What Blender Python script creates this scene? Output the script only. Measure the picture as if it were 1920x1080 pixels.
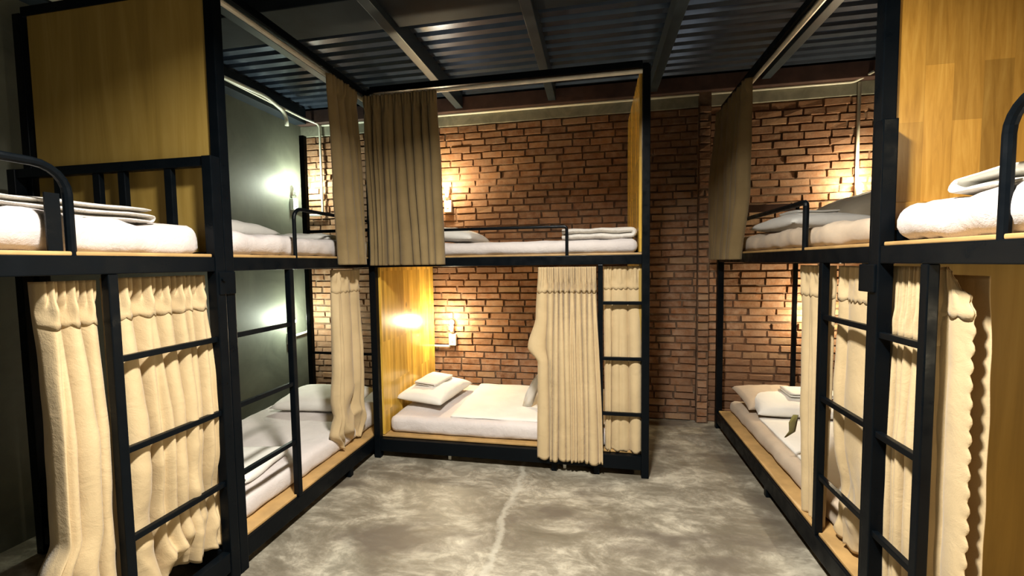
import bpy, bmesh, math, random
from mathutils import Vector, Matrix, noise, Euler
S = bpy.context.scene
for o in list(bpy.data.objects): bpy.data.objects.remove(o)
C = bpy.data.collections.new('room'); S.collection.children.link(C)
PI = math.pi

# ------------------------------------------------------------------ camera, world, lights, exposure
cam = bpy.data.cameras.new('camera'); co = bpy.data.objects.new('camera', cam); C.objects.link(co)
F, YAW, PITCH, ROLL = 812.5, math.radians(11.02), math.radians(-3.36), math.radians(-0.78)
cam.sensor_width = 36; cam.lens = F/1920*36; cam.clip_start = .02
fwd = Vector((-math.sin(YAW)*math.cos(PITCH), math.cos(YAW)*math.cos(PITCH), math.sin(PITCH)))
right = Vector((math.cos(YAW), math.sin(YAW), 0)); up = right.cross(fwd)
r2 = right*math.cos(ROLL)+up*math.sin(ROLL); u2 = -right*math.sin(ROLL)+up*math.cos(ROLL)
co.matrix_world = Matrix(((r2.x,u2.x,-fwd.x,0),(r2.y,u2.y,-fwd.y,0),(r2.z,u2.z,-fwd.z,1.5),(0,0,0,1)))
S.camera = co
w = bpy.data.worlds.new('world'); S.world = w; w.use_nodes = True
w.node_tree.nodes['Background'].inputs[0].default_value = (.35,.42,.5,1)
w.node_tree.nodes['Background'].inputs[1].default_value = .15
S.view_settings.view_transform = 'Standard'; S.view_settings.look = 'None'
S.view_settings.exposure = 0.0; S.view_settings.gamma = 1; S.view_settings.use_curve_mapping = False
MAIN_W, BUNK_W = 202, 30

# ------------------------------------------------------------------ materials
def nt(name, rough=.6, metal=0, spec=.5):
    m = bpy.data.materials.new(name); m.use_nodes = True; t = m.node_tree
    b = t.nodes['Principled BSDF']; b.inputs['Roughness'].default_value = rough
    b.inputs['Metallic'].default_value = metal; b.inputs['Specular IOR Level'].default_value = spec
    return m, t, b
def N(t, typ, **kw):
    n = t.nodes.new(typ)
    for k, v in kw.items():
        if k in n.inputs: n.inputs[k].default_value = v
        else: setattr(n, k, v)
    return n
def coords(t, scale=(1,1,1), rot=(0,0,0)):
    tc = N(t,'ShaderNodeTexCoord'); mp = N(t,'ShaderNodeMapping'); mp.inputs['Scale'].default_value = scale
    mp.inputs['Rotation'].default_value = rot
    t.links.new(tc.outputs['Object'], mp.inputs['Vector']); return mp.outputs[0]
def ramp(t, fac, stops):
    r = N(t,'ShaderNodeValToRGB'); e = r.color_ramp.elements
    while len(e) < len(stops): e.new(.5)
    for i,(p,c) in enumerate(stops): e[i].position = p; e[i].color = (*c,1)
    t.links.new(fac, r.inputs[0]); return r.outputs[0]
def mix(t, fac, a, b, mode='MIX'):
    m = N(t,'ShaderNodeMix', data_type='RGBA', blend_type=mode)
    for s, x in ((0,fac),(6,a),(7,b)):
        if isinstance(x, (int,float)): m.inputs[s].default_value = x
        elif isinstance(x, tuple): m.inputs[s].default_value = (*x,1)
        else: t.links.new(x, m.inputs[s])
    return m.outputs[2]
def bump(t, b, h, strength=.3, dist=.01):
    n = N(t,'ShaderNodeBump', Strength=strength, Distance=dist)
    t.links.new(h, n.inputs['Height']); t.links.new(n.outputs[0], b.inputs['Normal'])
def noisef(t, vec, scale, detail=4, rough=.5, dist=0):
    n = N(t,'ShaderNodeTexNoise', Scale=scale, Detail=detail, Roughness=rough, Distortion=dist)
    t.links.new(vec, n.inputs['Vector']); return n.outputs['Fac']

def mat_fabric(name, c1, c2, weave=900, rough=.9, trans=0, bs=.12):
    m, t, b = nt(name, rough, 0, .15); v = coords(t)
    t.links.new(ramp(t, noisef(t, v, 5, 5), [(.3,c1),(.7,c2)]), b.inputs['Base Color'])
    n1 = noisef(t, v, 13, 6, .62, .5)
    wv = noisef(t, v, 260, 2)
    ad = N(t,'ShaderNodeMath', operation='MULTIPLY_ADD'); t.links.new(wv, ad.inputs[0]); ad.inputs[1].default_value = .12; t.links.new(n1, ad.inputs[2])
    bump(t, b, ad.outputs[0], bs*3, .012)
    b.inputs['Sheen Weight'].default_value = .15
    if trans:
        tr = N(t,'ShaderNodeBsdfTranslucent'); tr.inputs[0].default_value = (*c2,1)
        ms = N(t,'ShaderNodeMixShader'); ms.inputs[0].default_value = trans
        out = t.nodes['Material Output']
        t.links.new(b.outputs[0], ms.inputs[1]); t.links.new(tr.outputs[0], ms.inputs[2]); t.links.new(ms.outputs[0], out.inputs[0])
    return m
def mat_plain(name, c, rough=.5, metal=0, spec=.5, var=.0):
    m, t, b = nt(name, rough, metal, spec); v = coords(t)
    c2 = tuple(min(1, x*(1+var)) for x in c); c1 = tuple(x*(1-var) for x in c)
    t.links.new(ramp(t, noisef(t, v, 9, 4), [(.3,c1),(.7,c2)]), b.inputs['Base Color'])
    return m
def mat_metal():
    m, t, b = nt('black_paint', .33, 0, .1); v = coords(t)
    t.links.new(ramp(t, noisef(t, v, 45, 6, .7), [(.0,(.0015,.0025,.004)),(.70,(.002,.0035,.005)),(.78,(.03,.036,.04))]), b.inputs['Base Color'])
    t.links.new(ramp(t, noisef(t, v, 14, 4), [(.3,(.25,)*3),(.7,(.5,)*3)]), b.inputs['Roughness'])
    bump(t, b, noisef(t, v, 60, 3), .1, .003)
    return m
def mat_pine(name, dark, mid, light, rough=.28, strip=14, horiz=0):
    """edge glued strips running upright with knots"""
    m, t, b = nt(name, rough, 0, .5)
    v = coords(t)
    sep = N(t,'ShaderNodeSeparateXYZ'); t.links.new(v, sep.inputs[0])
    add = N(t,'ShaderNodeMath', operation='ADD'); t.links.new(sep.outputs[0], add.inputs[0]); t.links.new(sep.outputs[1], add.inputs[1])
    cmb = N(t,'ShaderNodeCombineXYZ'); t.links.new(sep.outputs[2], cmb.inputs[0]); t.links.new(add.outputs[0], cmb.inputs[1])
    br = N(t,'ShaderNodeTexBrick', Scale=1.0); br.inputs['Brick Width'].default_value = .55; br.inputs['Row Height'].default_value = 1/strip
    br.inputs['Mortar Size'].default_value = .0006; br.inputs['Color1'].default_value = (0,0,0,1); br.inputs['Color2'].default_value = (1,1,1,1); br.inputs['Mortar'].default_value=(.3,.3,.3,1)
    br.offset = .37; t.links.new(cmb.outputs[0], br.inputs['Vector'])
    st = N(t,'ShaderNodeMapping'); st.inputs['Scale'].default_value = (1.2,14,1); t.links.new(cmb.outputs[0], st.inputs[0])
    g = noisef(t, st.outputs[0], 3.2, 6, .6, .6)
    base = ramp(t, g, [(.25,dark),(.5,mid),(.78,light)])
    tone = mix(t, br.outputs['Color'], (.62,.60,.55), (1.2,1.17,1.1))
    col = mix(t, 1, base, tone, 'MULTIPLY')
    vo = N(t,'ShaderNodeTexVoronoi', Scale=4.6); vo.feature='F1'
    sv = N(t,'ShaderNodeMapping'); sv.inputs['Scale'].default_value = (.62,1,1); t.links.new(cmb.outputs[0], sv.inputs[0]); t.links.new(sv.outputs[0], vo.inputs['Vector'])
    knot = ramp(t, vo.outputs['Distance'], [(.03,(.9,.9,.9)),(.10,(0,0,0))])
    col = mix(t, knot, col, tuple(x*.35 for x in dark))
    t.links.new(col, b.inputs['Base Color'])
    bump(t, b, g, .05, .002)
    b.inputs['Coat Weight'].default_value = .25; b.inputs['Coat Roughness'].default_value = .15
    return m
def mat_veneer():
    m, t, b = nt('veneer', .5, 0, .3); v = coords(t, (9,9,.7))
    g = noisef(t, v, 1.2, 6, .6, .8)
    t.links.new(ramp(t, g, [(.25,(.22,.14,.03)),(.5,(.30,.195,.043)),(.75,(.38,.26,.07))]), b.inputs['Base Color'])
    return m
def mat_brick():
    m, t, b = nt('brick', .82, 0, .3); v = coords(t)
    gi = N(t,'ShaderNodeNewGeometry')
    col = ramp(t, gi.outputs['Random Per Island'], [(0,(.155,.066,.028)),(.35,(.205,.088,.036)),(.7,(.26,.115,.046)),(.9,(.31,.15,.065)),(1,(.29,.19,.10))])
    n = noisef(t, v, 14, 6, .65)
    col = mix(t, ramp(t, n, [(.35,(0,0,0)),(.8,(1,1,1))]), col, (.36,.24,.16))
    big = noisef(t, v, 1.1, 4, .5)
    col = mix(t, ramp(t, big, [(.42,(0,0,0)),(.72,(.7,.7,.7))]), col, (.12,.065,.04))
    sm_ = noisef(t, v, .9, 6, .6, .4)
    col = mix(t, ramp(t, sm_, [(.50,(0,0,0)),(.60,(.6,.6,.6))]), col, (.155,.08,.042))
    t.links.new(col, b.inputs['Base Color'])
    bump(t, b, noisef(t, v, 45, 5, .7), .5, .008)
    return m
def mat_mortar():
    m, t, b = nt('mortar', .95, 0, .2); v = coords(t)
    col = ramp(t, noisef(t, v, 6, 8, .62, 1), [(.3,(.055,.032,.02)),(.6,(.13,.085,.055)),(.75,(.25,.20,.14))])
    sm_ = noisef(t, v, .9, 6, .6, .4)
    col = mix(t, ramp(t, sm_, [(.50,(0,0,0)),(.60,(.85,.85,.85))]), col, (.155,.08,.042))
    t.links.new(col, b.inputs['Base Color'])
    bump(t, b, noisef(t, v, 60, 5, .7), .5, .006)
    return m
def mat_mottled(name, stops, scale, rough, bs=.15, dist=1.5, stretch=(1,1,1), spec=.5):
    m, t, b = nt(name, rough, 0, spec); v = coords(t, stretch)
    n = noisef(t, v, scale, 8, .62, dist)
    t.links.new(ramp(t, n, stops), b.inputs['Base Color'])
    bump(t, b, noisef(t, v, scale*12, 5), bs, .004)
    return m
def mat_floor():
    m, t, b = nt('concrete_floor', .42, 0, .4); v = coords(t, (1,1.7,1), (0,0,.25))
    n1 = noisef(t, v, 2.3, 10, .7, .45)
    base = ramp(t, n1, [(.30,(.085,.072,.05)),(.43,(.15,.132,.098)),(.50,(.225,.203,.155)),(.56,(.33,.302,.235)),(.68,(.46,.425,.335))])
    n3 = noisef(t, v, 7, 8, .75, .8)
    base = mix(t, ramp(t, n3, [(.42,(.6,.6,.6)),(.56,(0,0,0))]), base, (.125,.108,.078))
    n2 = noisef(t, v, 1.0, 4, .6, .3)
    base = mix(t, ramp(t, n2, [(.38,(.85,.85,.85)),(.47,(0,0,0))]), base, (.095,.078,.06))
    tc = N(t,'ShaderNodeTexCoord'); sep = N(t,'ShaderNodeSeparateXYZ'); t.links.new(tc.outputs['Object'], sep.inputs[0])
    wn = noisef(t, tc.outputs['Object'], 5, 5, .7)
    a = N(t,'ShaderNodeMath', operation='MULTIPLY_ADD'); t.links.new(wn, a.inputs[0]); a.inputs[1].default_value = .16; t.links.new(sep.outputs[0], a.inputs[2])
    a2 = N(t,'ShaderNodeMath', operation='ADD'); t.links.new(a.outputs[0], a2.inputs[0]); a2.inputs[1].default_value = .05
    ab = N(t,'ShaderNodeMath', operation='ABSOLUTE'); t.links.new(a2.outputs[0], ab.inputs[0])
    j = ramp(t, ab.outputs[0], [(.008,(.5,.5,.5)),(.03,(0,0,0))])
    base = mix(t, j, base, (.42,.40,.33))
    t.links.new(base, b.inputs['Base Color'])
    t.links.new(ramp(t, n1, [(.3,(.38,)*3),(.7,(.6,)*3)]), b.inputs['Roughness'])
    bump(t, b, noisef(t, v, 20, 6), .12, .004)
    return m
def mat_emit(name, c, s):
    m, t, b = nt(name, .4); b.inputs['Base Color'].default_value = (1,1,.9,1)
    b.inputs['Emission Color'].default_value = (*c,1); b.inputs['Emission Strength'].default_value = s
    return m
METAL = mat_metal()
CREAM = mat_fabric('cream_curtain', (.49,.37,.205), (.58,.445,.255), trans=.06)
KHAKI = mat_fabric('khaki_curtain', (.20,.142,.066), (.255,.185,.09), trans=.05)
BAND = mat_fabric('cream_trim', (.58,.46,.28), (.68,.55,.35))
SHEET = mat_fabric('white_sheet', (.56,.51,.49), (.64,.59,.565), bs=.2)
WHITE = mat_fabric('white_cotton', (.70,.68,.63), (.78,.76,.70), bs=.12)
BEIGE = mat_fabric('beige_sheet', (.43,.34,.25), (.52,.42,.31), bs=.08)
GREYCL = mat_fabric('grey_beige_cloth', (.29,.25,.18), (.37,.32,.24))
TERRY = mat_fabric('terry', (.62,.585,.54), (.70,.665,.61), bs=.5)
OLIVE = mat_fabric('olive_strap', (.13,.12,.03), (.24,.19,.07))
PINE_Y = mat_pine('pine_yellow', (.42,.24,.035), (.60,.37,.06), (.74,.50,.11), .25, 26)
PINE_R = mat_pine('pine_orange', (.30,.145,.02), (.42,.215,.035), (.54,.31,.065), .3, 11)
PLY = mat_plain('plywood', (.42,.26,.10), .5, var=.2)
VENEER = mat_veneer()
BRICK = mat_brick()
MORTAR = mat_mortar()
PLASTER = mat_mottled('grey_plaster', [(.3,(.055,.060,.047)),(.7,(.115,.122,.095))], 2.2, .55, .08, .6)
CONC = mat_mottled('lintel_concrete', [(.3,(.13,.13,.10)),(.7,(.27,.27,.21))], 4, .85)
FLOOR = mat_floor()
ROOF = mat_plain('roof_steel', (.10,.135,.20), .22, .7, .5, .12)
BEAM = mat_plain('beam_paint', (.012,.018,.025), .6, 0, .2, .2)
BEAML = mat_plain('joist_paint', (.03,.043,.055), .4, .1, .5, .2)
BEAMBR = mat_plain('beam_brown', (.06,.032,.026), .6, 0, .4, .3)
PIPE = mat_plain('white_pipe', (.62,.63,.54), .35, 0, .5, .05)
RAILW = mat_plain('pale_curtain_pole', (.66,.63,.54), .35, .2, .5, .2)
PLASTIC = mat_plain('white_plastic', (.78,.78,.72), .35, 0, .5, .02)
WARM = mat_emit('bulb_warm', (1,.86,.55), 26)
COOL = mat_emit('bulb_cool', (.93,1,.82), 26)

# ------------------------------------------------------------------ helpers
BASE = {}
def finish(name, bm, m, parent=None, smooth=False):
    bmesh.ops.recalc_face_normals(bm, faces=bm.faces)
    me = bpy.data.meshes.new(name)
    if parent is None:
        xs = [v.co for v in bm.verts]
        c = Vector(((min(v.x for v in xs)+max(v.x for v in xs))/2, (min(v.y for v in xs)+max(v.y for v in xs))/2, min(v.z for v in xs)))
    else: c = BASE[parent.name]
    bmesh.ops.translate(bm, verts=bm.verts, vec=-c)
    if smooth:
        for f in bm.faces: f.smooth = True
    bm.to_mesh(me); bm.free(); me.materials.append(m)
    o = bpy.data.objects.new(name, me); C.objects.link(o)
    if parent: o.parent = parent
    else: o.location = c
    BASE[o.name] = c
    return o
def tag(o, label, cat, group=None):
    o['label'] = label; o['category'] = cat
    if group: o['group'] = group
    return o
def thing(name, loc, label, cat, group=None):
    o = bpy.data.objects.new(name, None); C.objects.link(o); o.location = loc; o.empty_display_size = .1
    BASE[o.name] = Vector(loc); return tag(o, label, cat, group)
def struct(name, bm, m, smooth=False):
    o = finish(name, bm, m, None, smooth); o['kind'] = 'structure'; return o
def box(bm, x0,x1,y0,y1,z0,z1, bev=0):
    r = bmesh.ops.create_cube(bm, size=1)
    for v in r['verts']:
        v.co = Vector((x0+(v.co.x+.5)*(x1-x0), y0+(v.co.y+.5)*(y1-y0), z0+(v.co.z+.5)*(z1-z0)))
    if bev:
        es = list({e for v in r['verts'] for e in v.link_edges})
        bmesh.ops.bevel(bm, geom=es, offset=bev, segments=2, affect='EDGES', profile=.6)
    return bm
def B(*a, bev=.004):
    bm = bmesh.new(); box(bm, *a, bev=bev); return bm
def tube(bm, pts, r, seg=10, cap=True):
    pts = [Vector(p) for p in pts]; rings = []
    prev = None
    for i, p in enumerate(pts):
        d = (pts[min(i+1,len(pts)-1)]-pts[max(i-1,0)]).normalized()
        if prev is None:
            a = d.orthogonal().normalized()
        else: a = (prev - d*prev.dot(d)).normalized()
        prev = a; b2 = d.cross(a)
        rr = r[i] if isinstance(r, (list,tuple)) else r
        rings.append([bm.verts.new(p+(a*math.cos(2*PI*k/seg)+b2*math.sin(2*PI*k/seg))*rr) for k in range(seg)])
    for i in range(len(rings)-1):
        for k in range(seg): bm.faces.new((rings[i][k],rings[i][(k+1)%seg],rings[i+1][(k+1)%seg],rings[i+1][k]))
    if cap: bm.faces.new(rings[0][::-1]); bm.faces.new(rings[-1])
    return bm
def T(pts, r, seg=10): return tube(bmesh.new(), pts, r, seg)
def arc(p, a, b, r, n=6):
    """rounded corner at p between directions a (incoming from) and b (going to)"""
    p, a, b = Vector(p), Vector(a), Vector(b)
    return [p + a*r*(1-math.sin(k/n*PI/2)) + b*r*(1-math.cos(k/n*PI/2)) for k in range(n+1)]
def nz(p, s=1.0, seed=0): return noise.noise(Vector(p)*s + Vector((seed*7.3, seed*3.1, seed*1.7)))

def soft_box(x0,x1,y0,y1,z0,z1, r=.04, wr=.006, seed=0, res=.035, sag=0, ws=7, streak=None):
    """mattress-like rounded slab with shallow wrinkles"""
    bm = bmesh.new()
    nx = max(4,int((x1-x0)/res)); ny = max(4,int((y1-y0)/res)); nzz = max(3,int((z1-z0)/(res*.6)))
    def P(i,j,k):
        x = x0+(x1-x0)*i/nx; y = y0+(y1-y0)*j/ny; z = z0+(z1-z0)*k/nzz
        c = Vector((min(max(x,x0+r),x1-r), min(max(y,y0+r),y1-r), min(max(z,z0+r),z1-r) if z1-z0>2*r else (z0+z1)/2))
        d = Vector((x,y,z))-c
        # map cube shell on rounded shell
        if d.length > 1e-6:
            m = max(abs(d.x),abs(d.y),abs(d.z)); d = d.normalized()*m
        q = c+d
        w = nz(q, ws, seed)*wr + nz(q, ws*2.6, seed+5)*wr*.5
        if streak: w += wr*1.2*abs(nz((q.x*streak[0], q.y*streak[1], q.z*streak[2]), 1, seed+9))
        nrm = d.normalized() if d.length>1e-6 else Vector((0,0,1))
        q += nrm*w
        return q
    V = {}
    def vt(i,j,k):
        if (i,j,k) not in V: V[(i,j,k)] = bm.verts.new(P(i,j,k))
        return V[(i,j,k)]
    for i in range(nx):
        for j in range(ny):
            bm.faces.new((vt(i,j,nzz),vt(i+1,j,nzz),vt(i+1,j+1,nzz),vt(i,j+1,nzz)))
            bm.faces.new((vt(i,j,0),vt(i,j+1,0),vt(i+1,j+1,0),vt(i+1,j,0)))
    for i in range(nx):
        for k in range(nzz):
            bm.faces.new((vt(i,0,k),vt(i+1,0,k),vt(i+1,0,k+1),vt(i,0,k+1)))
            bm.faces.new((vt(i,ny,k),vt(i,ny,k+1),vt(i+1,ny,k+1),vt(i+1,ny,k)))
    for j in range(ny):
        for k in range(nzz):
            bm.faces.new((vt(0,j,k),vt(0,j,k+1),vt(0,j+1,k+1),vt(0,j+1,k)))
            bm.faces.new((vt(nx,j,k),vt(nx,j+1,k),vt(nx,j+1,k+1),vt(nx,j,k+1)))
    return bm
def mattress(b, m, label, seed, **kw):
    o = finish('mattress', soft_box(*b, seed=seed, r=kw.pop('r',.045), **kw), m, None, True)
    return tag(o, label, 'mattress')

def pillow(loc, size, rot, m, label, seed=0, name='pillow', group=None):
    a, b, h = size[0]/2, size[1]/2, size[2]/2
    n = 26; bm = bmesh.new(); M = Euler(rot).to_matrix(); L = Vector(loc)
    g = {}
    def P(i,j,s):
        u = -1+2*i/n; v = -1+2*j/n
        e = max(0,(1-abs(u)**2.6))**.5*max(0,(1-abs(v)**2.6))**.5
        x = a*u*(1-.09*(1-abs(v)**3)*0 - .07*(1-v*v)*abs(u)**3); y = b*v*(1-.07*(1-u*u)*abs(v)**3)
        z = s*h*e**.8
        z += nz((x,y,s), 9, seed)*.012*e + nz((x,y,s), 22, seed)*.005*e
        if s < 0: z *= .55
        return L + M@Vector((x,y,z))
    for s in (1,-1):
        for i in range(n+1):
            for j in range(n+1):
                edge = i in (0,n) or j in (0,n)
                key = (i,j,0 if edge else s)
                if key not in g: g[key] = bm.verts.new(P(i,j,s if not edge else 1))
        for i in range(n):
            for j in range(n):
                q = []
                for (p_,q_) in ((i,j),(i+1,j),(i+1,j+1),(i,j+1)):
                    edge = p_ in (0,n) or q_ in (0,n); q.append(g[(p_,q_,0 if edge else s)])
                bm.faces.new(q if s>0 else q[::-1])
    o = finish(name, bm, m, None, True)
    return tag(o, label, 'pillow', group)

def folded(loc, size, rot, m, label, layers=3, seed=0, name='folded_towel', cat='towel', fold_axis=0, wr=.004):
    """a cloth folded in layers: one sheet snaking back and forth, closed into a thick ribbon"""
    L, W, H = size; M = Euler(rot).to_matrix(); O = Vector(loc)
    t = H/layers; path = []
    half = L/2 - t/2
    for k in range(layers):
        zc = t*(k+.5); dr = 1 if k%2==0 else -1
        for i in range(13):
            path.append((dr*(-half+2*half*i/12), zc))
        if k < layers-1:
            for i in range(1,6):
                a = -PI/2+PI*i/6
                path.append((dr*(half+math.cos(a)*t/2), zc+t/2+math.sin(a)*t/2))
    th = t*.5; ny = 14
    bm = bmesh.new(); rows = []
    n = len(path)
    for i,(x,z) in enumerate(path):
        x0,z0 = path[max(i-1,0)]; x1,z1 = path[min(i+1,n-1)]
        d = Vector((x1-x0,z1-z0)).normalized(); nn = Vector((-d.y,d.x))
        row = []
        for s in (1,-1):
            for j in range(ny+1):
                v = -1+2*j/ny; e = (1-abs(v)**6)**.5 if abs(v)<1 else 0
                px = x+nn.x*th*s*max(e,.15); pz = z+nn.y*th*s*max(e,.15)
                yy = v*W/2*(1+.015*math.sin(3*z/t+seed))
                w = nz((px*1.0,yy,pz), 8, seed)*wr*2
                q = Vector((px, yy, pz+w)) if fold_axis==0 else Vector((yy, px, pz+w))
                row.append(bm.verts.new(O+M@q))
        rows.append(row)
    k = ny+1
    for i in range(n-1):
        for j in range(ny):
            bm.faces.new((rows[i][j],rows[i+1][j],rows[i+1][j+1],rows[i][j+1]))
            bm.faces.new((rows[i][k+j],rows[i][k+j+1],rows[i+1][k+j+1],rows[i+1][k+j]))
        bm.faces.new((rows[i][0],rows[i][k],rows[i+1][k],rows[i+1][0]))
        bm.faces.new((rows[i][ny],rows[i+1][ny],rows[i+1][k+ny],rows[i][k+ny]))
    for rr in (rows[0], rows[-1]):
        for j in range(ny): bm.faces.new((rr[j],rr[j+1],rr[k+j+1],rr[k+j]))
    o = finish(name, bm, m, None, True)
    return tag(o, label, cat)

def lerp_list(L, t):
    for (a,x),(b,y) in zip(L, L[1:]):
        if t <= b: 
            f = (t-a)/(b-a) if b>a else 0
            f = f*f*(3-2*f)
            return x+(y-x)*f
    return L[-1][1]
def curtain(p0, d, nrm, ztop, zbot, sl, sr, folds, amp, m, label, seed=0, header=.10, scallop=True, edge=None, band=True, crumple=0, local=0, lean=0, flat=(), cap=None):
    """pleated cloth. p0 origin on the rail, d along, nrm towards the viewer; sl, sr edge positions down the drop as [(t, s)]"""
    rnd = random.Random(seed); d = Vector((*d,0)); nv = Vector((*nrm,0)); p0 = Vector((*p0,0))
    nu = folds*24; nvv = 100
    wd = [rnd.uniform(.55,1.6) for _ in range(folds)]
    for k in flat: wd[k] *= 2.2
    tot = sum(wd); cum = [0]
    for x in wd: cum.append(cum[-1]+x/tot)
    ams = [rnd.uniform(.55,1.15)*(.45 if k in flat else 1) for k in range(folds)]
    skew = [rnd.uniform(-.25,.25) for _ in range(folds)]
    split = [rnd.random() < .35 for _ in range(folds)]
    drift = [rnd.uniform(-1,1) for _ in range(folds+1)]; drift[0] = drift[-1] = 0
    H = ztop-zbot
    def pos(u, t, off=0):
        k = 0
        while k < folds-1 and u > cum[k+1]: k += 1
        f = min(1,max(0,(u-cum[k])/(cum[k+1]-cum[k]))); z = t*H
        lower = min(1,max(0,(z-header)/.45))
        fs = f**(1+skew[k]*lower)
        arch = max(0,math.sin(PI*fs))**.7
        if split[k]: arch = arch*(1-.35*lower*math.exp(-((fs-.5)/.10)**2))
        fan = abs(math.sin(PI*f*3))**.8*.35+.4*arch
        g = min(1,max(0,(z-header*.8)/(header*.5)))
        prof = fan*(1-g)+arch*(.75+.45*lower)*g
        pin = math.exp(-((z-header)/.03)**2)
        prof = prof*(1-.5*pin) + .5*pin*(max(0,math.sin(PI*f))**4)
        n = amp*ams[k]*(prof*2-1)
        s0 = lerp_list(sl,t); s1 = lerp_list(sr,t)
        if local:
            w_ = max(0,1-u/local); s0 = sl[0][1]*(1-w_)+s0*w_ if u < local else sl[-1][1]*t+sl[0][1]*(1-t)
        dr = (drift[k]*(1-f)+drift[k+1]*f)*amp*.9*lower*t
        s = s0+(s1-s0)*u + dr + lean*t*math.sin(PI*u)
        # edge of a fold tucks under its neighbour
        s += math.cos(PI*f)*math.sin(PI*f)*-amp*.5*ams[k]*lower
        n += nz((u*folds*.5, t*1.3, seed), 1, seed)*amp*.8*t + nz((u*folds*1.5, t*H*7, 4), 1, seed+1)*.004
        if crumple and t > .5:
            cr = ((t-.5)/.5)**1.3
            n -= crumple*cr*(abs(nz((u*2.6, t*5, 1), 1, seed+2))*1.7+.35*abs(nz((u*5, t*11, 1), 1, seed+6))); s += crumple*.6*cr*nz((u*3, t*6, 8), 1, seed+4)
        zz = ztop - z
        if t > .97 and scallop: zz -= (t-.97)/.03*.014*abs(math.sin(u*abs(s1-s0)*3*PI/.16+seed))
        if edge and u > .90: s += edge*.014*abs(math.sin(z*PI/.055))*(u-.90)/.10
        if cap: zz = min(zz, ztop-cap[0]*max(0,(u-cap[1])/(1-cap[1]))**2*max(0,1-z/.5)) if u > cap[1] else zz
        q = p0 + d*s + nv*(n+off); q.z = zz
        return q
    bm = bmesh.new(); Rw = []
    for j in range(nvv+1):
        Rw.append([bm.verts.new(pos(i/nu, j/nvv)) for i in range(nu+1)])
    for j in range(nvv):
        for i in range(nu): bm.faces.new((Rw[j][i],Rw[j][i+1],Rw[j+1][i+1],Rw[j+1][i]))
    o = finish('curtain', bm, m, None, True)
    sm = o.modifiers.new('thick','SOLIDIFY'); sm.thickness = .003; sm.offset = 0
    tag(o, label, 'curtain')
    if band:
        bb = bmesh.new(); Rw = []; nh = 14; hh = header+.05
        for j in range(nh+1):
            row = []
            for i in range(nu+1):
                u = i/nu; t = (j/nh)*hh/H
                if j == nh: t += .012/H*abs(math.sin(u*abs(sr[0][1]-sl[0][1])*1.5*PI/.05))
                row.append(bb.verts.new(pos(u, t, .005)))
            Rw.append(row)
        for j in range(nh):
            for i in range(nu): bb.faces.new((Rw[j][i],Rw[j][i+1],Rw[j+1][i+1],Rw[j+1][i]))
        h = finish('scalloped_header', bb, m, o, True)
        sm = h.modifiers.new('thick','SOLIDIFY'); sm.thickness = .003; sm.offset = 0
    return o

# ------------------------------------------------------------------ setting
XW0, XW1, YW, YF = -3.10, 2.30, 4.23, -2.0
struct('floor', B(XW0-.1, XW1+.1, YF-.1, YW+.1, -.1, 0, bev=0), FLOOR)
struct('wall_left', B(XW0-.12, XW0, YF, YW+.12, 0, 3.3, bev=0), PLASTER)
struct('wall_front', B(XW0-.12, XW1+.12, YF-.12, YF, 0, 3.3, bev=0), PLASTER)
def brick_wall(along, origin, length, z1, nvec, z0=0, seed=1):
    rnd = random.Random(seed); bm = bmesh.new(); L, Hh = .205, .0665; o = Vector(origin); a = Vector(along); n = Vector(nvec)
    rows = int((z1-z0)/Hh)
    for r in range(rows):
        s = -(.5*L if r%2 else 0) - rnd.uniform(0,.03)
        while s < length:
            l = L*rnd.choice((.82,.95,1,1,1.05,1.15))*rnd.uniform(.96,1.04); s0 = max(s,0)+.004; s1 = min(s+l,length)-.006
            if s1-s0 > .02:
                zz0 = z0+r*Hh+.0055+rnd.uniform(-.0035,.003); zz1 = z0+(r+1)*Hh-.0055+rnd.uniform(-.003,.0035)
                dp = .013+rnd.uniform(-.007,.006)
                vs = []
                for dd in (-.01, dp):
                    for (ss,zz) in ((s0,zz0),(s1,zz0),(s1,zz1),(s0,zz1)):
                        j = .0 if dd<0 else .004
                        vs.append(o+a*(ss+rnd.uniform(-j,j)+(0 if dd<0 else (.004 if ss==s0 else -.004)))+n*(dd+rnd.uniform(-j,j))+Vector((0,0,zz+rnd.uniform(-j,j)+(0 if dd<0 else (.0035 if zz==zz0 else -.0035)))))
                v = [bm.verts.new(p) for p in vs]
                bm.faces.new((v[4],v[5],v[6],v[7]))
                for i in range(4): bm.faces.new((v[i],v[(i+1)%4],v[4+(i+1)%4],v[4+i]))
            s += l
    return bm
def wallpair(name, slab, bricks):
    o = struct(name, slab, MORTAR)
    c = finish('brick_courses', bricks, BRICK, o); return o
wallpair('wall_back', B(XW0-.12, XW1+.12, YW, YW+.15, 0, 3.3, bev=0), brick_wall((1,0,0), (XW0,YW,0), XW1-XW0, 2.87, (0,-1,0)))
wallpair('wall_right', B(XW1, XW1+.15, YF, YW+.1, 0, 3.3, bev=0), brick_wall((0,1,0), (XW1,1.2,0), YW-1.2, 2.87, (-1,0,0), seed=3))
struct('trim_1', B(XW0, XW1, YW-.022, YW+.02, 2.865, 2.978, bev=.004), CONC)
struct('trim_2', B(XW0, XW1, YW-.10, YW+.02, 2.978, 3.11, bev=.006), BEAMBR)
struct('trim_3', B(XW0-.01, XW0+.13, YF, YW-.1, 2.97, 3.13, bev=.006), BEAM)
struct('trim_4', B(XW0, XW1, 2.40, 2.74, 3.045, 3.128, bev=.006), BEAM)
for i, x in enumerate((-2.2,-1.30,-.40,.50,1.42)):
    struct('trim_%d' % (i+5), B(x-.035, x+.035, YF, YW-.1, 3.0 if -2<x<1 else 3.03, 3.13, bev=.004), BEAML)
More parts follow.
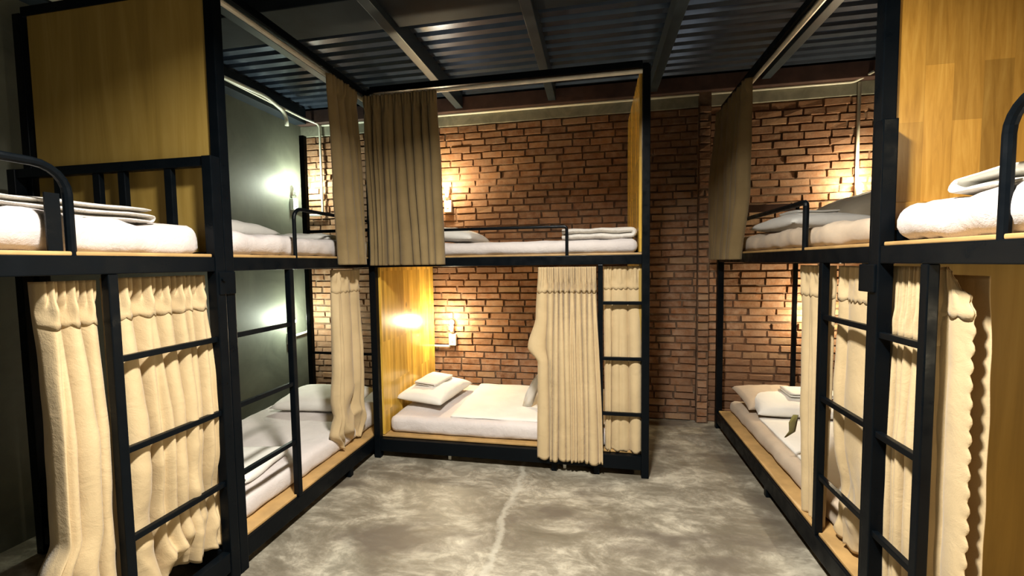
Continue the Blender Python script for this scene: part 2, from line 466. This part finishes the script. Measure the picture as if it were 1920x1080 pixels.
# brick pilaster in the gap between the bunks
p_ = B(.90, 1.0, YW-.06, YW, 0, 2.98, bev=0)
o_ = struct('trim_10', p_, MORTAR); finish('brick_courses', brick_wall((1,0,0), (.90,YW-.06,0), .10, 2.87, (0,-1,0), seed=8), BRICK, o_)
# corrugated roof sheet
bm = bmesh.new(); prof = []; y = YF
while y < YW+.1:
    prof += [(y,3.13),(y+.055,3.13),(y+.072,3.165),(y+.103,3.165)]; y += .12
rows = [[bm.verts.new((x,py,pz)) for (py,pz) in prof] for x in (XW0-.1, XW1+.1)]
for k in range(len(prof)-1): bm.faces.new((rows[0][k],rows[1][k],rows[1][k+1],rows[0][k+1]))
ro = struct('ceiling', bm, ROOF)
sm = ro.modifiers.new('thick','SOLIDIFY'); sm.thickness = .004
bv = None

# ------------------------------------------------------------------ bunk beds
PW = .05
def bunk(x0,x1,y0,y1, label, top=True, front='x0', tall=(1,1,1,1), lower_board=True, zt=2.78, hpost=2.0, skip_top=(), skip_low=()):
    """x0..x1, y0..y1 outer footprint"""
    t = thing('bunk_bed', ((x0+x1)/2,(y0+y1)/2,0), label, 'bunk bed', None)
    for k,(px,py) in enumerate(((x0,y0),(x1-PW,y0),(x0,y1-PW),(x1-PW,y1-PW))):
        z1 = zt if tall[k] else hpost
        finish('post', B(px,px+PW,py,py+PW,0,z1), METAL, t)
    def ring(nm, za, zb, skip=(), ins=.004):
        e = PW
        if 'y0' not in skip: finish(nm, B(x0+e,x1-e,y0+ins,y0+PW-ins,za,zb), METAL, t)
        if 'y1' not in skip: finish(nm, B(x0+e,x1-e,y1-PW+ins,y1-ins,za,zb), METAL, t)
        if 'x0' not in skip: finish(nm, B(x0+ins,x0+PW-ins,y0+e,y1-e,za,zb), METAL, t)
        if 'x1' not in skip: finish(nm, B(x1-PW+ins,x1-ins,y0+e,y1-e,za,zb), METAL, t)
    ring('bed_rail', 1.478, 1.543); ring('bed_rail', .055, .15, skip_low)
    if top: ring('top_rail', 2.765, 2.81, skip_top)
    finish('bed_board', B(x0+.012,x1-.012,y0+.055,y1-.055,1.543,1.557), PLY, t)
    if lower_board: finish('bed_board', B(x0+.02,x1-.02,y0+.055,y1-.055,.15,.165), PLY, t)
    return t
def ladder(t, a, b, xy, axis, zs=(1.165,.82,.48), z0=.15, z1=1.478, only=None):
    """upright at coordinate a (both a and b if only is None), rungs reaching b"""
    x, y = xy
    def P(s, z): return (s, y, z) if axis == 'x' else (x, s, z)
    root = None
    w = .017
    s = a
    bm = B(s-w,s+w,y-w,y+w,z0,z1) if axis=='x' else B(x-w,x+w,s-w,s+w,z0,z1)
    root = finish('ladder', bm, METAL, t)
    for z in zs:
        lo, hi = min(a,b), max(a,b)
        q = .0115
        bm = B(lo,hi,y-q,y+q,z-q,z+q,bev=.003) if axis=='x' else B(x-q,x+q,lo,hi,z-q,z+q,bev=.003)
        finish('rung', bm, METAL, root)
    return root
def guard(t, pts, r=.013, rad=.06, extra=None):
    """bent pipe: pts polyline with rounded inner corners"""
    P = [Vector(p) for p in pts]; out = [P[0]]
    for i in range(1,len(P)-1):
        a = (P[i-1]-P[i]).normalized(); b = (P[i+1]-P[i]).normalized()
        out += arc(P[i], a, b, rad)
    out.append(P[-1])
    return finish('guard_rail', T(out, r), METAL, t)
XL, YA, YM, XM, XR, YB = -1.70, 1.735, 3.02, .352, 1.042, 1.878
# far left
LF = bunk(-2.88, XL, YA, 3.93, 'black steel bunk along the grey wall with a large veneer end panel', skip_top=('x0','y1'))
finish('end_panel', B(-2.80, XL-.06, YA+.012, YA+.03, 1.57, 2.765, bev=0), VENEER, LF)
finish('curtain_pole', T([(XL-.035,YA+.03,2.745),(XL-.035,3.9,2.745)], .014), RAILW, LF)
ladder(LF, 2.185, YA+.02, (XL-.02,0), 'y')
guard(LF, [(XL-.02,2.245,1.543),(XL-.02,2.245,1.83),(XL-.02,3.3,1.83),(XL-.02,3.3,1.543)], r=.011)
for x in (-2.5,-2.1): finish('headboard_bar', B(x-.012,x+.012,3.895,3.915,1.543,1.82), METAL, LF)
finish('headboard_bar', B(-2.83,XL-.05,3.89,3.915,1.82,1.85), METAL, LF)
finish('headboard_bar', B(-2.83,XL-.05,3.89,3.915,.60,.625), METAL, LF)
for y in (2.72,): finish('foot', B(XL-.045,XL-.005,y-.02,y+.02,0,.06), METAL, LF)
# near left
LN = bunk(-2.90, XL+.004, -.35, YA-.006, 'black steel bunk nearest on the left, two cream curtains under it and a slatted headboard', top=False, tall=(0,0,0,0), lower_board=False, skip_low=('x0','y0'))
finish('headboard', B(-2.85,XL-.046,YA-.05,YA-.014,1.955,2.0), METAL, LN)
for x in (-2.60,-2.36,-2.21,-1.945): finish('headboard_bar', B(x-.02,x+.02,YA-.045,YA-.02,1.543,1.956), METAL, LN)
ladder(LN, 1.255, YA-.03, (XL-.02,0), 'y')
g = guard(LN, [(XL-.02,1.145,1.543),(XL-.02,1.145,1.835),(XL-.02,.2,1.835),(XL-.02,.2,1.543)], r=.014, rad=.09)
finish('strap_plate', B(XL-.03,XL-.022,1.085,1.125,1.543,1.745,bev=.001), METAL, LN)
finish('bracket', B(XL-.01,XL+.010,YA-.045,YA+.045,1.37,1.475), METAL, LN)
finish('bolt', T([(XL+.01,YA-.03,1.44),(XL+.02,YA-.03,1.44)], .008, 6), METAL, LN)
# middle
MB_ = bunk(-1.694, XM, YM, 4.17, 'black steel bunk against the brick wall with yellow pine panel at lower left', skip_top=('y1',), tall=(1,1,0,0))
finish('end_panel', B(-1.644,-1.628,YM+.05,4.168,.17,1.475, bev=0), PINE_Y, MB_)
finish('end_panel', B(XM-.066,XM-.050,YM+.05,4.168,1.56,2.76, bev=0), PINE_Y, MB_)
finish('end_panel', B(-1.644,-1.628,YM+.05,4.168,1.56,2.76, bev=0), PINE_Y, MB_)
finish('end_panel', B(XM-.066,XM-.050,YM+.05,4.168,.17,1.475, bev=0), VENEER, MB_)
finish('curtain_pole', T([(-1.65,YM+.02,2.745),(XM-.04,YM+.02,2.745)], .014), RAILW, MB_)
ladder(MB_, .028, XM-.02, (0,YM+.02), 'x', zs=(1.214,.828,.44))
guard(MB_, [(-.20,YM+.02,1.543),(-.20,YM+.02,1.745),(-1.5,YM+.02,1.745),(-1.5,YM+.02,1.543)], r=.011, rad=.02)
for x in (-1.104,-.228): finish('floor_clip', B(x-.011,x+.011,YM+.06,YM+.075,0,.06,bev=.003), PLASTIC, MB_)
for x in (-.3,.0): finish('foot', B(x-.02,x+.02,YM+.01,YM+.05,0,.06), METAL, MB_)
# far right
RF = bunk(XR, 2.22, YB, 4.10, 'black steel bunk in the right back corner with beige upper mattress', skip_top=('y1','x1'), tall=(1,1,1,0))
finish('end_panel', B(XR+.055,2.17,YB+.012,YB+.03,1.69,2.765, bev=0), PINE_R, RF)
finish('panel_batten', B(XR+.035,XR+.6,YB-.001,YB+.012,1.62,1.705, bev=.002), PINE_R, RF)
finish('end_panel', B(XR+.055,2.17,YB+.012,YB+.03,.17,1.475, bev=0), VENEER, RF)
finish('curtain_pole', T([(XR+.035,YB+.03,2.745),(XR+.035,4.07,2.745)], .014), RAILW, RF)
ladder(RF, 2.30, YB+.02, (XR+.02,0), 'y', zs=(1.222,.83,.445))
guard(RF, [(XR+.02,2.50,1.543),(XR+.02,2.50,1.79),(XR+.02,3.85,1.79),(XR+.02,3.85,1.543)], r=.014, rad=.02)
finish('headboard_bar', B(XR+.05,XR+.62,4.06,4.085,1.90,1.965), BEAMBR, RF)
finish('headboard_bar', B(XR+.60,XR+.635,4.06,4.085,.165,1.475), METAL, RF)
finish('headboard_bar', B(XR+.60,XR+.635,4.06,4.085,1.557,1.97), METAL, RF)
for y in (2.92,): finish('foot', B(XR+.005,XR+.045,y-.02,y+.02,0,.06), METAL, RF)
# near right
RN = bunk(XR-.024, 2.22, -.30, YB-.006, 'black steel bunk nearest on the right with a scalloped cream curtain beside its ladder', top=False, tall=(0,0,0,0))
ladder(RN, 1.60, YB-.03, (XR-.004,0), 'y', zs=(1.213,.838,.452))
guard(RN, [(XR-.004,1.352,1.543),(XR-.004,1.352,1.90),(XR-.004,.4,1.90),(XR-.004,.4,1.543)], r=.014, rad=.09)
finish('bracket', B(XR-.032,XR-.012,YB-.045,YB+.05,1.37,1.475), METAL, RN)
finish('headboard', B(XR+.03,2.17,YB-.045,YB-.016,1.56,1.60), METAL, RN)

# ------------------------------------------------------------------ curtains
curtain((XL-.075,0),(0,1),(1,0), 1.458,.20, [(0,1.085),(.25,1.095),(.7,1.09),(.8,1.05),(1,1.07)], [(0,1.25),(1,1.23)], 3, .048, CREAM,
        'narrow cream pleated curtain left of the ladder on the nearest left bunk', seed=3, crumple=.03)
curtain((XL-.085,0),(0,1),(1,0), 1.462,.19, [(0,1.30),(1,1.29)], [(0,1.70),(.5,1.71),(1,1.73)], 6, .050, CREAM,
        'wide cream pleated curtain behind the rungs of the nearest left bunk', seed=6, crumple=.09)
curtain((XL+.03,0),(0,1),(1,0), 2.725,1.50, [(0,2.565),(.5,2.60),(1,2.64)], [(0,2.91),(1,2.93)], 4, .040, KHAKI,
        'khaki upper curtain on the left bunk in the inner corner, narrower of the two there', seed=9, band=False, scallop=False)
curtain((0,YM-.032),(1,0),(0,-1), 2.73,1.492, [(0,-1.685),(1,-1.66)], [(0,-1.115),(.5,-1.09),(1,-1.075)], 8, .036, KHAKI,
        'wide khaki pleated curtain covering the upper left of the middle bunk', seed=11, band=False, scallop=False)
curtain((XL-.05,0),(0,1),(1,0), 1.465,.20, [(0,2.66),(.6,2.64),(.9,2.63),(1,2.72)], [(0,2.99),(1,3.0)], 3, .026, CREAM,
        'cream lower curtain bunched at the inner corner end of the left bunk', seed=13, crumple=.07)
curtain((0,YM-.004),(1,0),(0,-1), 1.465,.105, [(0,-.40),(.25,-.42),(.42,-.48),(.5,-.41),(1,-.42)], [(0,.0),(1,.04)], 10, .034, CREAM,
        'cream curtain drawn open beside the ladder of the middle bunk', seed=18, local=.22, header=.12, flat=(0,))
curtain((0,YM+.062),(1,0),(0,-1), 1.465,.17, [(0,.05),(1,.06)], [(0,.31),(1,.315)], 3, .020, CREAM,
        'cream curtain behind the ladder rungs of the middle bunk', seed=21)
curtain((XR-.03,0),(0,-1),(-1,0), 2.735,1.50, [(0,-4.06),(1,-4.12)], [(0,-3.28),(.6,-3.30),(1,-3.44)], 6, .045, KHAKI,
        'khaki upper curtain at the far end of the right corner bunk', seed=23, band=False, scallop=False)
curtain((XR+.06,0),(0,-1),(-1,0), 1.465,.17, [(0,-2.64),(.5,-2.56),(1,-2.50)], [(0,-2.31),(1,-2.33)], 3, .026, CREAM,
        'narrow cream curtain left of the ladder on the right corner bunk', seed=29)
curtain((XR+.075,0),(0,-1),(-1,0), 1.465,.20, [(0,-2.28),(1,-2.28)], [(0,-1.95),(1,-1.95)], 3, .026, CREAM,
        'cream curtain behind the ladder rungs of the right corner bunk', seed=33, crumple=.06, flat=(1,))
curtain((XR+.05,0),(0,-1),(-1,0), 1.468,.18, [(0,-1.86),(.25,-1.875),(1,-1.86)], [(0,-1.63),(1,-1.62)], 7, .022, CREAM,
        'gathered cream curtain between post and ladder upright of the nearest right bunk', seed=37, header=.20)
curtain((XR+.06,0),(0,-1),(-1,0), 1.468,.16, [(0,-1.66),(1,-1.66)], [(0,-1.57),(.12,-1.53),(1,-1.515)], 2, .012, CREAM,
        'cream curtain with scalloped side edge, rightmost in the photo', seed=41, edge=1, flat=(1,), cap=(.10,.3))
curtain((XR+.118,0),(0,-1),(-1,0), 1.44,.16, [(0,-1.72),(1,-1.72)], [(0,-1.555),(.2,-1.535),(1,-1.525)], 2, .012, CREAM,
        'shaded inner cream curtain behind the rightmost scalloped one', seed=43, flat=(1,), band=False)

# ------------------------------------------------------------------ bedding
mattress((-2.78,-1.765,-.28,1.675,1.557,1.678), SHEET, 'white upper mattress on the nearest left bunk', 1, wr=.018, streak=(3,8,4))
mattress((-2.78,-1.765,1.80,3.86,1.557,1.665), SHEET, 'white upper mattress on the left bunk next to the grey wall', 2, wr=.016, streak=(3,8,4))
mattress((-2.78,-1.80,1.80,3.86,.165,.295), SHEET, 'white lower mattress beside the grey wall, behind the left ladder', 3, wr=.008)
mattress((-1.615,.28,YM+.045,4.10,1.557,1.652), SHEET, 'white upper mattress of the middle bunk', 4, wr=.007)
mattress((-1.61,.275,YM+.09,4.10,.165,.300), SHEET, 'white lower mattress of the middle bunk beside the yellow pine panel', 5, wr=.007)
mattress((XR+.045,2.14,1.95,4.03,1.557,1.665), BEIGE, 'beige upper mattress on the right corner bunk', 6, wr=.014, streak=(3,9,3))
mattress((XR+.10,2.14,1.95,4.03,.165,.275), BEIGE, 'beige lower mattress on the right corner bunk, below a white blanket', 7, wr=.008)
mattress((XR+.01,2.14,-.2,1.815,1.557,1.68), SHEET, 'white upper mattress on the nearest right bunk', 8, wr=.016, r=.05, streak=(3,9,4))
# folded items and pillows
folded((-2.09,1.06,1.678), (.90,.56,.068), (0,0,PI/2), TERRY, 'folded white blanket on the nearest left upper mattress', 3, 3, name='folded_blanket', cat='blanket', wr=.005)
pillow((-2.35,2.32,1.72), (.42,.66,.15), (0,0,0), WHITE, 'white pillow on the upper mattress against the grey wall', 3)
pillow((-2.15,2.95,1.69), (.55,.40,.09), (0,0,.1), WHITE, 'thin white pillow at the inner end of the upper left mattress', 4)
pillow((-2.28,3.27,.36), (.72,.44,.17), (.10,0,.08), WHITE, 'plump white pillow on the lower left mattress', 5)
folded((-2.08,2.16,.30), (.34,.42,.05), (0,0,.15), WHITE, 'folded white towel on the lower left mattress behind the ladder', 2, 7)
pillow((-1.40,3.60,.375), (.42,.66,.16), (0,.06,-.12), WHITE, 'white pillow on the lower middle mattress with a folded towel on top', 8)
folded((-1.43,3.62,.452), (.20,.36,.035), (0,.06,-.12), TERRY, 'small folded white towel on the pillow in the lower middle bunk', 2, 9)
pillow((-1.18,3.50,1.715), (.50,.60,.15), (0,.10,0), WHITE, 'white pillow on the upper middle mattress behind the khaki curtain', 10)
folded((.0,3.27,1.655), (.52,.34,.085), (0,0,0), TERRY, 'folded white blanket at the right end of the upper middle mattress', 2, 11, name='folded_blanket', cat='blanket', wr=.006)
pillow((1.42,3.30,1.725), (.52,.60,.15), (0,0,.1), WHITE, 'white pillow with a towel on it on the upper beige mattress', 12)
folded((1.46,3.36,1.785), (.32,.26,.04), (0,0,.1), WHITE, 'small folded white towel on the pillow of the upper beige mattress', 2, 13)
pillow((1.86,3.45,1.78), (.62,.8,.34), (0,-.2,0), GREYCL, 'grey beige crumpled pillow by the right wall on the upper beige mattress', 14)
pillow((1.52,3.74,.335), (.62,.40,.16), (.10,0,0), WHITE, 'white pillow on the lower right mattress, in front of the beige one', 15)
pillow((1.40,3.85,.36), (.50,.30,.12), (.35,0,.2), BEIGE, 'beige pillow behind the white pillow on the lower right mattress', 16)
folded((1.66,3.78,.415), (.36,.22,.04), (0,0,0), WHITE, 'small folded white towel on the lower right pillow', 2, 17)
o = finish('blanket', soft_box(1.22,2.12,1.98,3.56,.272,.292, r=.01, wr=.005, seed=20), WHITE, None, True); tag(o, 'white blanket spread over the lower beige mattress on the right', 'blanket')
o = finish('blanket', soft_box(-1.12,.265,YM+.14,4.08,.299,.314, r=.007, wr=.006, seed=21), WHITE, None, True); tag(o, 'white blanket spread flat on the lower middle mattress right of the pillow', 'blanket')
folded((1.52,1.14,1.675), (.92,.88,.085), (0,0,PI/2), WHITE, 'thick folded white blanket on the nearest right upper mattress', 2, 19, name='folded_blanket', cat='blanket', wr=.008)
# tie-backs
def strap(pts, wds, m, label):
    bm = bmesh.new(); rows = []
    for (p, w_) in zip(pts, wds):
        rows.append([bm.verts.new(Vector(p)+Vector((0,0,0))+Vector(o_)*w_) for o_ in ((-.5,0,0),(.0,-.12,0),(.5,0,0),(0,.12,0))])
    for a_, b_ in zip(rows, rows[1:]):
        for k in range(4): bm.faces.new((a_[k],a_[(k+1)%4],b_[(k+1)%4],b_[k]))
    bm.faces.new(rows[0]); bm.faces.new(rows[-1][::-1])
    bmesh.ops.subdivide_edges(bm, edges=bm.edges, cuts=1, smooth=.6)
    o = finish('curtain_tie', bm, m, None, True); return tag(o, label, 'curtain tie')
strap([(1.13,2.72,.60),(1.12,2.73,.55),(1.125,2.75,.49),(1.10,2.78,.44)], [.03,.045,.035,.01], OLIVE, 'olive cloth tie hanging from the lower right curtain over the white blanket')
strap([(-.40,3.30,.66),(-.46,3.36,.56),(-.52,3.42,.44),(-.56,3.46,.32)], [.06,.08,.09,.08], WHITE, 'pale cloth tie behind the open curtain of the middle lower bunk')

# ------------------------------------------------------------------ reading lamps and conduits
def reading_lamp(p, n, label, warm=True, power=BUNK_W):
    """p wall point at the bulb centre height, n outward normal (unit xy)"""
    n = Vector((*n,0)); s = Vector((-n.y,n.x,0)); p = Vector(p)
    t = thing('reading_lamp', p, label, 'lamp', 'bare bulb reading lamps')
    def bx(c, hw, hd, hz, nm, m, par, bev=.004):
        bm = bmesh.new(); box(bm, -hw,hw,-hd,hd,-hz,hz, bev)
        for v in bm.verts:
            q = v.co; v.co = p + s*(q.x+c[0]) + n*(q.y+c[1]) + Vector((0,0,q.z+c[2]))
        return finish(nm, bm, m, par)
    bx((0,.022,-.175), .036,.022,.058, 'switch_box', PLASTIC, t)
    bx((0,.046,-.175), .012,.003,.02, 'switch', PLASTIC, t, .002)
    c = p+n*.055
    finish('socket', T([p+Vector((0,0,-.10))+n*.01, p+Vector((0,0,-.085))+n*.05, c+Vector((0,0,-.065)), c+Vector((0,0,-.03))], [.014,.018,.02,.019], 12), PLASTIC, t, True)
    bm = bmesh.new(); bmesh.ops.create_uvsphere(bm, u_segments=20, v_segments=14, radius=.026)
    for v in bm.verts:
        z = v.co.z; k = 1 if z > 0 else 1-.35*(-z/.026)
        v.co = c + Vector((v.co.x*k, v.co.y*k, z*1.15))
    b = finish('bulb', bm, WARM if warm else COOL, t, True)
    l = bpy.data.lights.new('bulb_light','POINT'); l.energy = power; l.shadow_soft_size = .03
    l.color = (1,.84,.55) if warm else (.9,1,.80)
    lo = bpy.data.objects.new('bulb_light', l); C.objects.link(lo); lo.parent = t; lo.location = n*.16+Vector((0,0,.03))
    return t
reading_lamp((XW0,4.03,2.31), (1,0), 'bare bulb on white switch box high on the grey wall', False, 30)
reading_lamp((XW0,3.90,.93), (1,0), 'bare bulb on white switch box low on the grey wall', False, 30)
reading_lamp((-1.455,YW-.02,2.245), (0,-1), 'bare bulb on white switch box on brick beside the khaki curtain', True)
reading_lamp((-1.437,YW-.02,.90), (0,-1), 'bare bulb on white switch box on brick inside the lower middle bunk', True)
reading_lamp((2.16,YW-.02,2.10), (0,-1), 'bare bulb lamp of the upper right corner bunk, behind the post', True, 34)
reading_lamp((1.86,YW-.02,1.02), (0,-1), 'bare bulb lamp of the lower right corner bunk, behind the curtains', True)
reading_lamp((XW1-.02,-.24,2.33), (-1,0), 'bare bulb lamp at the foot of the nearest right upper bunk', True, 16)
reading_lamp((XW1-.02,-.24,.95), (-1,0), 'bare bulb lamp at the foot of the nearest right lower bunk', True, 45)
def conduit(name, pts, label, r=.012, rad=.05):
    P = [Vector(p) for p in pts]; out = [P[0]]
    for i in range(1,len(P)-1):
        a = (P[i-1]-P[i]).normalized(); b = (P[i+1]-P[i]).normalized(); out += arc(P[i], a, b, rad)
    out.append(P[-1]); return tag(finish(name, T(out, r), PIPE, None, True), label, 'conduit')
yc = YW-.036
conduit('electrical_conduit', [(XW0+.145,1.0,3.0),(XW0+.145,3.05,3.02),(XW0+.145,4.05,3.01),(-2.85,yc-.015,2.975),(-2.85,yc-.015,2.03),(XW0+.02,yc-.015,2.035)], 'white conduit along the left beam turning down at the brick corner', .012, .04)
conduit('electrical_conduit', [(XW0+.155,1.0,2.965),(XW0+.155,3.0,3.02),(XW0+.15,3.55,3.04),(XW0+.15,3.80,2.98),(XW0+.14,3.82,2.86)], 'thick white conduit on the grey wall with a downward bend', .018, .07)
conduit('electrical_conduit', [(-2.84,yc,2.968),(2.12,yc,2.968),(2.22,yc-.08,3.01)], 'long white conduit running level along the top of the brick wall', .011, .03)
conduit('electrical_conduit', [(2.16,yc,2.962),(2.16,yc,2.02)], 'upright white conduit on the brick near the right corner')
conduit('electrical_conduit', [(XW0+.02,4.05,2.10),(XW0+.02,4.165,2.08)], 'short white conduit beside the upper switch box on the grey wall', .012, .02)
conduit('electrical_conduit', [(XW0+.02,4.17,1.42),(XW0+.02,4.17,.78),(XW0+.02,3.94,.77)], 'white conduit leading down to the lower switch box on the grey wall', .012, .03)
conduit('electrical_conduit', [(-1.9,yc,.655),(-1.47,yc,.655)], 'short white conduit reaching the switch box in the lower middle bunk')

# ceiling lamp over the aisle, above the picture
LX, LY, LZ = -.17, .86, 2.99
t = thing('ceiling_lamp', (LX,LY,LZ), 'round white ceiling lamp over the aisle between the nearest bunks', 'lamp')
bm = bmesh.new(); bmesh.ops.create_cone(bm, cap_ends=True, segments=40, radius1=.17, radius2=.15, depth=.11, matrix=Matrix.Translation((LX,LY,LZ+.085)))
finish('housing', bm, PLASTIC, t)
bm = bmesh.new(); bmesh.ops.create_cone(bm, cap_ends=True, segments=40, radius1=.155, radius2=.155, depth=.012, matrix=Matrix.Translation((LX,LY,LZ+.022)))
finish('diffuser', bm, mat_emit('diffuser', (1,.95,.86), 1.5), t)
l = bpy.data.lights.new('ceiling_light','AREA'); l.shape = 'DISK'; l.size = .28; l.energy = MAIN_W; l.color = (1,.95,.86); l.spread = math.radians(152)
lo = bpy.data.objects.new('ceiling_light', l); C.objects.link(lo); lo.parent = t; lo.location = (0,0,0)
